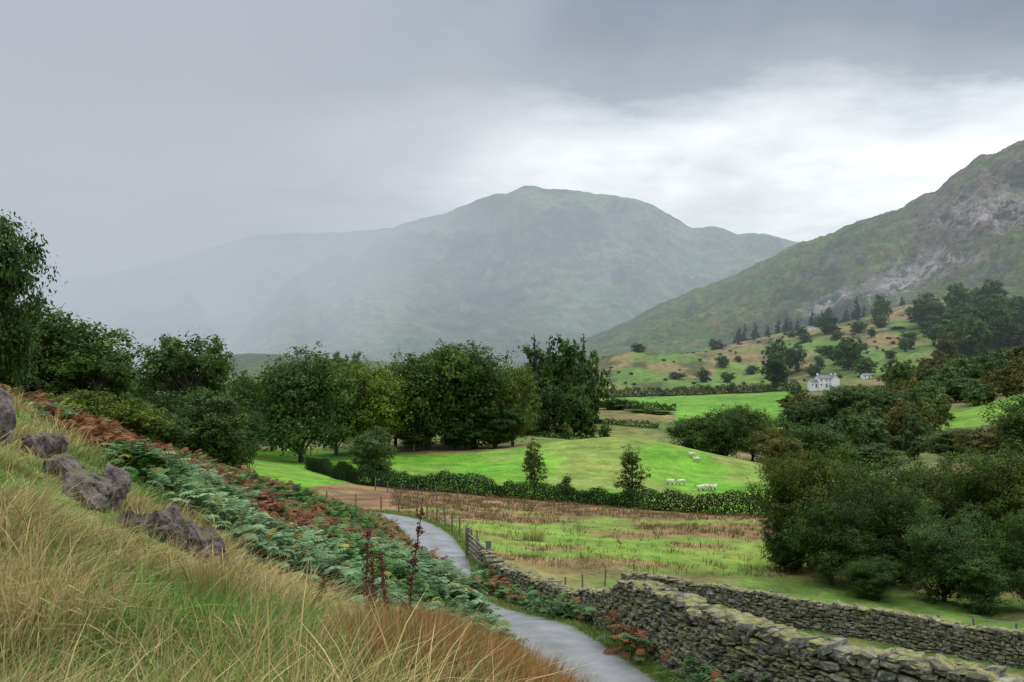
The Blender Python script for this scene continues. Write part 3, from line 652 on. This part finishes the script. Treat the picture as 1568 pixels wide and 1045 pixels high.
for i in range(300):
    u=R.uniform(530,905);d=R.uniform(5.2,11)
    if u<600 and R.random()<.5: continue
    x=X(u,d);h=min(Z(float(toplim(u)),d)-h1(x,d),.9)*R.uniform(.72,1.0)
    if h<.12: continue
    rush(x,d,100,h,.25,[(.38,.16,.055),(.27,.12,.045),(.40,.24,.09),(.33,.14,.05),(.17,.2,.05)][i%5])
for (u,d,h) in [(335,9.5,.55),(500,11,.45),(30,9,.35),(430,8,.4),(320,8.8,.5),(345,9.8,.5),(180,11,.3)]:
    rush(X(u,d),d,160,h,.22,(.34,.22,.09) if h>.5 else (.2,.22,.06),1,.4)
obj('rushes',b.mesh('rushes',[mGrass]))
b=B()
for i in range(4200):
    d=R.uniform(56,108);u=R.uniform(600,1230);x=X(u,d)
    if inpoly(np.array([u]),np.array([d]),G1)[0]: continue
    k_=fbm(np.array([x/9]),np.array([d/3.2]),41)[0]+.3*(d>74)
    if k_<-.02 and R.random()<.85: continue
    if x< -3-(d-60)*.35: continue
    rush(x,d,10,R.uniform(.2,.5),.4,[(.2,.11,.05),(.22,.14,.065),(.13,.14,.045)][i%3],.8,.5)
rush(X(818,66),66,120,1.0,.7,(.3,.24,.09),1,.5)
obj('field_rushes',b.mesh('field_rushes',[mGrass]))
b=B();N_=70000
s=R.uniform(0,len(RC)-1.01,N_);i0=s.astype(int);fr=(s-i0)[:,None];c=RC[i0]*(1-fr)+RC[i0+1]*fr;nl=NL[i0]
o=np.where(R.random(N_)<.5,1,-1)*(RW/2+R.exponential(.5,N_)-.12)
x=c[:,0]+nl[:,0]*o;y=c[:,1]+nl[:,1]*o;k_=(y>10)&(y<82);x,y=x[k_],y[k_];N_=len(x)
add_bl(b,np.stack([x,y,H(x,y)-.02],1),R.uniform(.06,.25,N_),R.normal(0,.3,(N_,2)),.006+.0006*y,lerp(np.tile(C_(.10,.18,.03),(N_,1)),C_(.3,.26,.1),R.random(N_)*.5)*(.7+.5*R.random(N_))[:,None])
obj('verge_grass',b.mesh('verge_grass',[mGrass]))
# ---------------------------------------------------------------- bracken
def frond():
    V=[];Fc=[];n_=8
    def cen(t_): return np.array([0,.95*t_**1.1,.55*math.sin(min(1,t_*1.15)*math.pi*.62)])
    for i in range(n_):
        t_=.22+.78*i/n_;c=cen(t_);c2=cen(min(1,t_+.78/n_*.8));l=.3*math.sin(math.pi*min(1,(1-t_)*.95+.12))**.9
        for sg in(-1,1):
            k_=len(V);V+= [c,c2,c+np.array([sg*l,.12,-.05-.12*l]),c+np.array([sg*l*.5,-.015,.01])];Fc.append([k_,k_+3,k_+2,k_+1])
    k_=len(V);V+=[np.array([-.008,0,0]),np.array([.008,0,0]),cen(.6),cen(.58)];Fc.append([k_,k_+1,k_+2,k_+3])
    return np.array(V),np.array(Fc)
FV,FF=frond()
def bracken(name,x,y,sz,cols,up=.3):
    N_=len(x);z=H(x,y);a=R.uniform(0,6.283,N_);M=rotz(a)
    tl=R.normal(.1,.35,N_);Tx=np.zeros((N_,3,3));Tx[:,0,0]=1;Tx[:,1,1]=np.cos(tl);Tx[:,1,2]=-np.sin(tl);Tx[:,2,1]=np.sin(tl);Tx[:,2,2]=np.cos(tl)
    M=M@Tx*sz[:,None,None];T0=np.stack([x,y,z+R.uniform(0,1,N_)*up],1)
    V,f=inst(FV,FF,M,T0,.005);c=np.repeat(cols,len(FV),0)*(.8+.4*R.random(len(V)))[:,None]
    b=B();b.add(V,f,c,0);obj(name,b.mesh(name,[mFern]))
N_=50000;d=np.exp(R.uniform(math.log(17.5),math.log(60),N_));u=R.uniform(-60,800,N_);x=X(u,d)
lim=np.interp(u,[-60,100,250,400,550,700,800],[34,25,19.5,18.2,17.9,18.8,20])+1.6*fbm(x/2,d/2,81)
k_=(d>lim)&(roadside(x,d)>.15);k_&=~((u<140)&(R.random(N_)<.5));x,d,u=x[k_],d[k_],u[k_];N_=len(x)
f1=fbm(x/2.6,d/4.5,83,4)+R.normal(0,.12,N_);vv=sst(640,320,u)*.27*sst(20,27,d)+.14*sst(28,36,d)
g1=C_(.055,.12,.028);g2=C_(.12,.20,.09);rd=C_(.155,.066,.028);ye=C_(.18,.17,.04)
cl=lerp(np.tile(g1,(N_,1)),g2,sst(34,25,d)*sst(-.3,.12,fbm(x/2.5,d/2.5,85)));cl=np.where((f1+vv>.25)[:,None],rd,cl);cl=np.where((R.random(N_)<.08)[:,None],ye,cl)
cl=cl*(.6+.85*R.random(N_))[:,None]*(.75+.5*vn(x/1.2,d/1.2,15))[:,None]
rs=np.clip(roadside(x,d)/1.2,.4,1)
bracken('bracken',x,d,R.uniform(.30,.60,N_)*(.7+.6*vn(x/2,d/2,5)),cl,(.1+.35*vn(x/1.1,d/1.1,6))*rs)
ws=catmull(np.array(W1,float),10);k_=(ws[:,1]>17)&(ws[:,1]<46);ws=ws[k_]
N_=2600;i=R.integers(0,len(ws)-1,N_);o=R.uniform(.5,1.6,N_)
x=ws[i,0]-o+R.normal(0,.1,N_);y=ws[i,1]-o*.4+R.normal(0,.3,N_)
k_=(pdist(x,y,RC,None)[0]>RW/2+.1)&((fbm(y/2.2,x,91)>-.12)|(y>30));x,y=x[k_],y[k_];N_=len(x)
cl=np.where((fbm(x/1.2,y/1.6,93)+R.normal(0,.15,N_)>.06)[:,None],C_(.20,.085,.035),C_(.075,.145,.045))*(.6+.7*R.random(N_))[:,None]
bracken('bracken',x,y,R.uniform(.3,.65,N_),cl,.35)
# ---------------------------------------------------------------- dock stems
def dock(u,d,vt,lean):
    x=X(u,d);z=h1(x,d);h=Z(vt,d)-z;b=B();n_=12;t_=np.linspace(0,1,n_)
    P_=np.stack([lean*h*t_**1.4+.01*np.sin(t_*9),0*t_,h*t_],1);tube(b,P_,.009*(1.2-t_*.7),5,(.1,.045,.025),0)
    for k_ in range(200):
        s=R.uniform(.35,1);p=P_[int(s*(n_-1))]+R.normal(0,1,3)*np.array([.02,.02,.03]);r=R.uniform(.008,.016)
        tube(b,[p-[0,0,r],p,p+[0,0,r]],[.001,r*.8,.001],4,(.12*R.uniform(.6,1.3),.045,.025),0)
    for k_ in range(7):
        s=R.uniform(.3,.75);p=P_[int(s*(n_-1))];e=p+np.array([R.normal(0,.07),R.normal(0,.07),.12]);tube(b,[p,(p+e)/2+[0,0,-.01],e],[.004,.004,.002],4,(.12,.05,.03),0)
    obj('dock_plant',b.mesh('dock',[mGrass]),(x,d,z))
dock(622,9.5,762,.09);dock(575,10,850,-.05);dock(490,10.5,880,.05);dock(600,10.2,840,-.12);dock(562,11,800,.0)
# ---------------------------------------------------------------- fences and gate
def fence(name,L_,sp,h=1.15,wires=3,r=.055):
    b=B();P_=np.array(L_,float);seg=np.hypot(*np.diff(P_,axis=0).T);cu=np.concatenate([[0],np.cumsum(seg)]);s=np.arange(0,cu[-1],sp)
    x=np.interp(s,cu,P_[:,0]);y=np.interp(s,cu,P_[:,1]);z=H(x,y)
    for a,b_,c in zip(x,y,z):
        t1,t2=R.normal(0,.05,2);hh=h*R.uniform(.85,1.12);tube(b,[(a,b_,c-.2),(a+t1/2,b_+t2/2,c+hh*.5),(a+t1,b_+t2,c+hh),(a+t1,b_+t2,c+hh+.02)],[r,r,r*.95,.001],6,(1,1,1),0)
    for k_ in range(wires):
        zz=h*(.35+.55*k_/max(1,wires-1));tube(b,np.stack([x,y,z+zz],1),np.full(len(x),.006),3,(1,1,1),1)
    obj(name,b.mesh(name,[mWood,mWire]))
fence('fence',[(-1.5,50),(-2.0,56),(-3.1,62),(-4.8,69),(-7,75),(-11,80),(-18,82),(-26,86)],2.6,1.25,3,.06)
fence('fence',[(X(700,90),90),(X(620,96),96),(X(560,104),104)],3,1.2,3,.06)
fence('fence',[(2.6,48.5),(4.2,52),(7,54.5)],2.4,.9,2,.05)
fence('fence',[(17,43.5),(21,41),(27,36.5)],1.5,1.1,3,.05)
fence('fence',[(X(800,200),200),(X(760,170),168),(X(640,165),152),(X(500,150),147),(X(360,150),145)],4,1.2,2,.07)
def gate(x0,y0,x1,y1,h=1.15):
    b=B();L_=math.hypot(x1-x0,y1-y0);a=math.atan2(y1-y0,x1-x0);z0=h1(x0,y0);z1=h1(x1,y1)
    for x,y,z in((x0,y0,z0),(x1,y1,z1)): box(b,(x,y,z+.7),(.22,.22,1.9),mi=0,rz=a)
    mx,my,mz=(x0+x1)/2,(y0+y1)/2,(z0+z1)/2
    for k_ in range(5): box(b,(mx,my,mz+.25+k_*.24),(L_-.2,.06,.11),mi=0,rz=a)
    for f in(-.46,0,.46): box(b,(mx+math.cos(a)*L_*f-math.sin(a)*.065,my+math.sin(a)*L_*f+math.cos(a)*.065,mz+.73),(.1,.05,1.1),mi=0,rz=a)
    tube(b,[(mx-math.cos(a)*L_*.45,my-math.sin(a)*L_*.45-.06,mz+.2),(mx,my-.06,mz+.7),(mx+math.cos(a)*L_*.45,my+math.sin(a)*L_*.45-.06,mz+1.2)],[.04]*3,4,(1,1,1),0)
    obj('wooden_gate',b.mesh('gate',[mWood]))
gate(X(716,54),54,X(748,48.5),48.5,1.3)
# ---------------------------------------------------------------- buildings
def house(name,u,d,rz,parts,mw=mWhite,sc_=1.,dz=0):
    x=X(u,d);z=h1(x,d)+dz;e=bpy.data.objects.new(name,None);e.location=(x,d,z);e.rotation_euler=(0,0,rz);e.scale=(sc_,)*3;link(e)
    for i,(cx,cy,L_,W_,Hh,rh,rot,nw,st,ch) in enumerate(parts):
        b=B();hx,hy=L_/2,W_/2
        V=[(-hx,-hy,-2.5),(hx,-hy,-2.5),(hx,hy,-2.5),(-hx,hy,-2.5),(-hx,-hy,Hh),(hx,-hy,Hh),(hx,hy,Hh),(-hx,hy,Hh),(-hx,0,Hh+rh),(hx,0,Hh+rh)]
        b.add(V,[[0,1,5,4],[2,3,7,6],[1,2,6,5],[3,0,4,7]],(1,1,1),0);b.add(V,[[5,6,9],[7,4,8]],(1,1,1),0)
        o_=.25;k_=rh/hy
        for sg in(-1,1):
            P4=np.array([(-hx-o_,sg*(hy+o_),Hh-o_*k_+.03),(hx+o_,sg*(hy+o_),Hh-o_*k_+.03),(hx+o_,0,Hh+rh+.03),(-hx-o_,0,Hh+rh+.03)]);P8=np.vstack([P4,P4+[0,0,.12]])
            b.add(P8,[[0,1,2,3],[4,5,6,7],[0,1,5,4],[1,2,6,5],[2,3,7,6],[3,0,4,7]],(1,1,1),1)
        for fx in ch: box(b,(fx*hx,0,Hh+rh+.5),(.8,.7,1.5),mi=0);box(b,(fx*hx,0,Hh+rh+1.3),(.95,.85,.12),mi=1)
        for s_ in range(st):
            for w_ in range(nw):
                wx=-hx+L_*(w_+.5)/nw
                if s_==0 and w_==nw//2: box(b,(wx,-hy-.03,1.0),(.9,.08,2.0),mi=1);continue
                box(b,(wx,-hy-.02,1.5+s_*2.4),(.75,.06,.95),mi=2);box(b,(wx,-hy-.05,.96+s_*2.4),(.95,.14,.08),mi=0)
                box(b,(wx,-hy-.055,1.5+s_*2.4),(.05,.01,.95),mi=0)
        o=obj('wing_%d'%i,b.mesh(name,[mw,mSlate,mGlass]),(cx,cy,0),e);o.rotation_euler=(0,0,rot)
house('white_farmhouse',1262,398,.12,[(0,0,8.5,6,4.9,1.6,0,3,2,(-.9,.9)),(4.2,-1.6,6.5,4.6,4.8,1.8,-math.pi/2,2,2,(.85,)),(-6.3,.3,4,4.6,3.0,1.3,0,2,1,())],mWhite,.74,.9)
house('stone_barn',1326,440,.1,[(0,0,6,5,2.2,1.4,0,2,1,())],mWhite,.6)
house('stone_barn',1386,430,-.1,[(0,0,8,5,2.4,1.6,0,2,1,())],mRender,.6)
house('white_cottage',1243,690,.1,[(0,0,12,6,3.2,2,0,3,1,(.8,)),(-12,0,9,5,2.6,1.6,0,2,1,())],mWhite,.45)
house('white_cottage',820,262,.3,[(0,0,6,5,2.6,1.8,0,2,1,(.8,))],mWhite,.6)
# ---------------------------------------------------------------- sheep
def sheep_mesh(graze):
    verts=[(0,0,.68),(-.25,0,.72),(.25,0,.7),(-.5,0,.7),(.5,0,.74),(.66,0,.82 if not graze else .6),(.8,0,.95 if not graze else .34),(.96,0,.9 if not graze else .14),
      (-.6,0,.62)]
    r=[.29,.3,.28,.24,.2,.13,.1,.055,.05];ed=[(0,1),(0,2),(1,3),(2,4),(4,5),(5,6),(6,7),(3,8)]
    for sx,root in((.36,2),(-.36,1)):
        for sy in(-.13,.13):
            k_=len(verts);bk=.05 if sx<0 else -.02
            verts+=[(sx,sy,.45),(sx-bk,sy,.24),(sx,sy,.02)];r+=[.1,.045,.035];ed+=[(root,k_),(k_,k_+1),(k_+1,k_+2)]
    me=bpy.data.meshes.new('s');me.from_pydata(verts,ed,[]);o=bpy.data.objects.new('tmp',me);link(o)
    o.modifiers.new('s','SKIN');o.modifiers.new('d','SUBSURF').levels=2
    for i,k_ in enumerate(r): me.skin_vertices[0].data[i].radius=(k_,k_)
    me.skin_vertices[0].data[0].use_root=True
    dg=bpy.context.evaluated_depsgraph_get();m2=bpy.data.meshes.new_from_object(o.evaluated_get(dg));bpy.data.objects.remove(o)
    V=np.array([v.co[:] for v in m2.vertices]);bd=np.hypot(V[:,1],V[:,2]-.7)<.45
    V=V+R.normal(0,.008,V.shape)*bd[:,None]
    me=bpy.data.meshes.new('sheep');me.from_pydata(V.tolist(),[],[list(p.vertices) for p in m2.polygons]);me.materials.append(mWool);me.materials.append(mFace)
    for p in me.polygons:
        c=p.center;p.use_smooth=True
        if c.z<.36 and abs(c.x)<.55 or c.x>.76: p.material_index=1
    return me
SM=[sheep_mesh(False),sheep_mesh(True)]
for i,(u,d,rz) in enumerate([(1026,120,.2),(1044,121,3.0),(1073,117,3.3),(1081,118,.1),(1092,118,.5),(1066,141,.2),(1060,143,3.),(1160,390,.2),(1020,380,1),(985,400,2)]):
    x=X(u,d);o=obj('sheep',SM[i%2],(x,d,h1(x,d)));o.rotation_euler=(0,0,rz);o.scale=(.75,.75,.75)
# ---------------------------------------------------------------- haze volumes (homogeneous)
def volmat(name,dens,L_):
    m=bpy.data.materials.new(name);m.use_nodes=True;t=NT(m.node_tree)
    ab=t.n('ShaderNodeVolumeAbsorption',{'Color':(0,0,0,1),'Density':dens})
    em=t.n('ShaderNodeEmission',{'Color':tuple(L_)+(1,),'Strength':dens})  # volume glows by itself, standing in for daylight scattered in the haze
    ad=t.n('ShaderNodeAddShader',{0:ab.outputs[0],1:em.outputs[0]});t.n('ShaderNodeOutputMaterial',{'Volume':ad.outputs[0]});return m
b=B();box(b,(0,3865,190),(14000,7070,540));obj('haze_air',b.mesh('haze_air',[volmat('haze_air_mat',.00027,(.48,.56,.625))]))
nx,nz_=150,70
xs=np.linspace(-3200,900,nx);zs=np.linspace(-60,1000,nz_);XX,ZZ=np.meshgrid(xs,zs)
sh=XX-.55*ZZ
kx=sst(-130,-660,sh)*.90+.10*sst(700,100,sh)
kz=(.26+.74*sst(20,210,ZZ))*sst(900,420,ZZ)
st=.65+.7*vn(sh/140,ZZ/1400,5)+.5*fbm(sh/55,ZZ/900,9,3)
Tk=1300*kx*kz*np.clip(st,.3,1.6)
edge=np.minimum(sst(900,700,XX),sst(-3200,-3000,XX));Tk=Tk*edge+1.0
yf=1780-Tk;V=np.concatenate([np.stack([XX,yf,ZZ],-1).reshape(-1,3),np.stack([XX,np.full_like(XX,1782.),ZZ],-1).reshape(-1,3)])
gf=grid_faces(nz_,nx);n_=nx*nz_;fc=[gf,gf[:,::-1]+n_]
bd=list(range(nx))+[i*nx+nx-1 for i in range(1,nz_)]+[(nz_-1)*nx+j for j in range(nx-2,-1,-1)]+[i*nx for i in range(nz_-2,0,-1)]
fc.append(np.array([[bd[(i+1)%len(bd)],bd[i],bd[i]+n_,bd[(i+1)%len(bd)]+n_] for i in range(len(bd))]))
obj('mist_cloud',mesh_np('mist_cloud',V,fc,None,[volmat('mist_cloud_mat',.0026,(.50,.525,.59))],smooth=False))
# ---------------------------------------------------------------- world
wld=bpy.data.worlds.new('World');bpy.context.scene.world=wld;wld.use_nodes=True;t=NT(wld.node_tree)
G=t.n('ShaderNodeTexCoord').outputs['Generated'];s=t.n('ShaderNodeSeparateXYZ',{0:G});x,y,z=s.outputs
hz=t.math('SQRT',t.math('ADD',t.math('MULTIPLY',x,x),t.math('MULTIPLY',y,y)))
e=t.math('DIVIDE',z,t.math('MAXIMUM',hz,.05))
az=t.math('ARCTAN2',x,y)
zp=t.math('ADD',t.math('MAXIMUM',z,0.0),.10)
pv=t.n('ShaderNodeCombineXYZ',{0:t.math('DIVIDE',x,zp),1:t.math('DIVIDE',y,zp),2:0.0}).outputs[0]
na=t.noise(pv,1.1,6,.5);nb_=t.noise(pv,2.0,7,.6)
w1=t.math('MULTIPLY',t.math('SUBTRACT',na,.5),.15);w2=t.math('MULTIPLY',t.math('SUBTRACT',nb_,.5),.12)
e2=t.math('ADD',e,t.math('ADD',w1,w2))
rR=t.ramp(e2,[(0,(.62,.64,.66)),(.12,(.76,.77,.78)),(.22,(.80,.81,.81)),(.255,(.50,.52,.545)),(.285,(.22,.24,.27)),(.33,(.13,.152,.185)),(.38,(.092,.128,.185)),(.55,(.25,.28,.31)),(.8,(.45,.47,.5)),(1.0,(.55,.57,.6))])
rL=t.ramp(e2,[(0,(.24,.26,.29)),(.12,(.31,.325,.35)),(.2,(.40,.41,.43)),(.24,(.32,.33,.355)),(.275,(.175,.19,.215)),(.32,(.12,.14,.175)),(.38,(.08,.112,.165)),(.55,(.25,.28,.31)),(.8,(.45,.47,.5)),(1.0,(.55,.57,.6))])
lf=t.n('ShaderNodeMapRange',{0:az,1:.10,2:-.28,3:0.0,4:1.0},interpolation_type='SMOOTHSTEP').outputs[0]
lm=t.mix(lf,rR,rL)
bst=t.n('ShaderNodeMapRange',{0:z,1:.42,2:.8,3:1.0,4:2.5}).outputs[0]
det=t.ramp(nb_,[(.3,.80),(.7,1.2)])
lm=t.mix(1.0,lm,det,'MULTIPLY')
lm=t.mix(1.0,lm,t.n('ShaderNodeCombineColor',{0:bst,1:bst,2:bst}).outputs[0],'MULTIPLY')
sky=t.n('ShaderNodeTexSky',sky_type='NISHITA',sun_disc=False,sun_elevation=math.radians(48),sun_rotation=math.radians(60))
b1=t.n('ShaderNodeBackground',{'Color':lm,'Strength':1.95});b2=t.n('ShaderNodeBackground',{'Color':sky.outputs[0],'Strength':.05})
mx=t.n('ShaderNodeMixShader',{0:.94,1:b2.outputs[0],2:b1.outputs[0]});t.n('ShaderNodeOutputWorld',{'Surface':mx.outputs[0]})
sl=bpy.data.lights.new('sun','SUN');sl.energy=1.5;sl.angle=math.radians(12);sl.color=(1,.96,.9)
so=link(bpy.data.objects.new('sun',sl))
el,azs=math.radians(48),math.radians(60)
dv=Vector((math.sin(azs)*math.cos(el),math.cos(azs)*math.cos(el),math.sin(el)));so.rotation_euler=dv.to_track_quat('Z','Y').to_euler()
cam=bpy.data.cameras.new('camera');co=link(bpy.data.objects.new('camera',cam));co.location=(0,0,0);co.rotation_euler=(math.pi/2,0,0)
cam.sensor_width=36;cam.lens=F/1568*36;cam.shift_y=(VH-522.5)/1568;cam.clip_start=.05;cam.clip_end=20000
sc=bpy.context.scene;sc.camera=co;sc.view_settings.view_transform='Standard';sc.view_settings.look='None';sc.view_settings.exposure=0
print('ok')
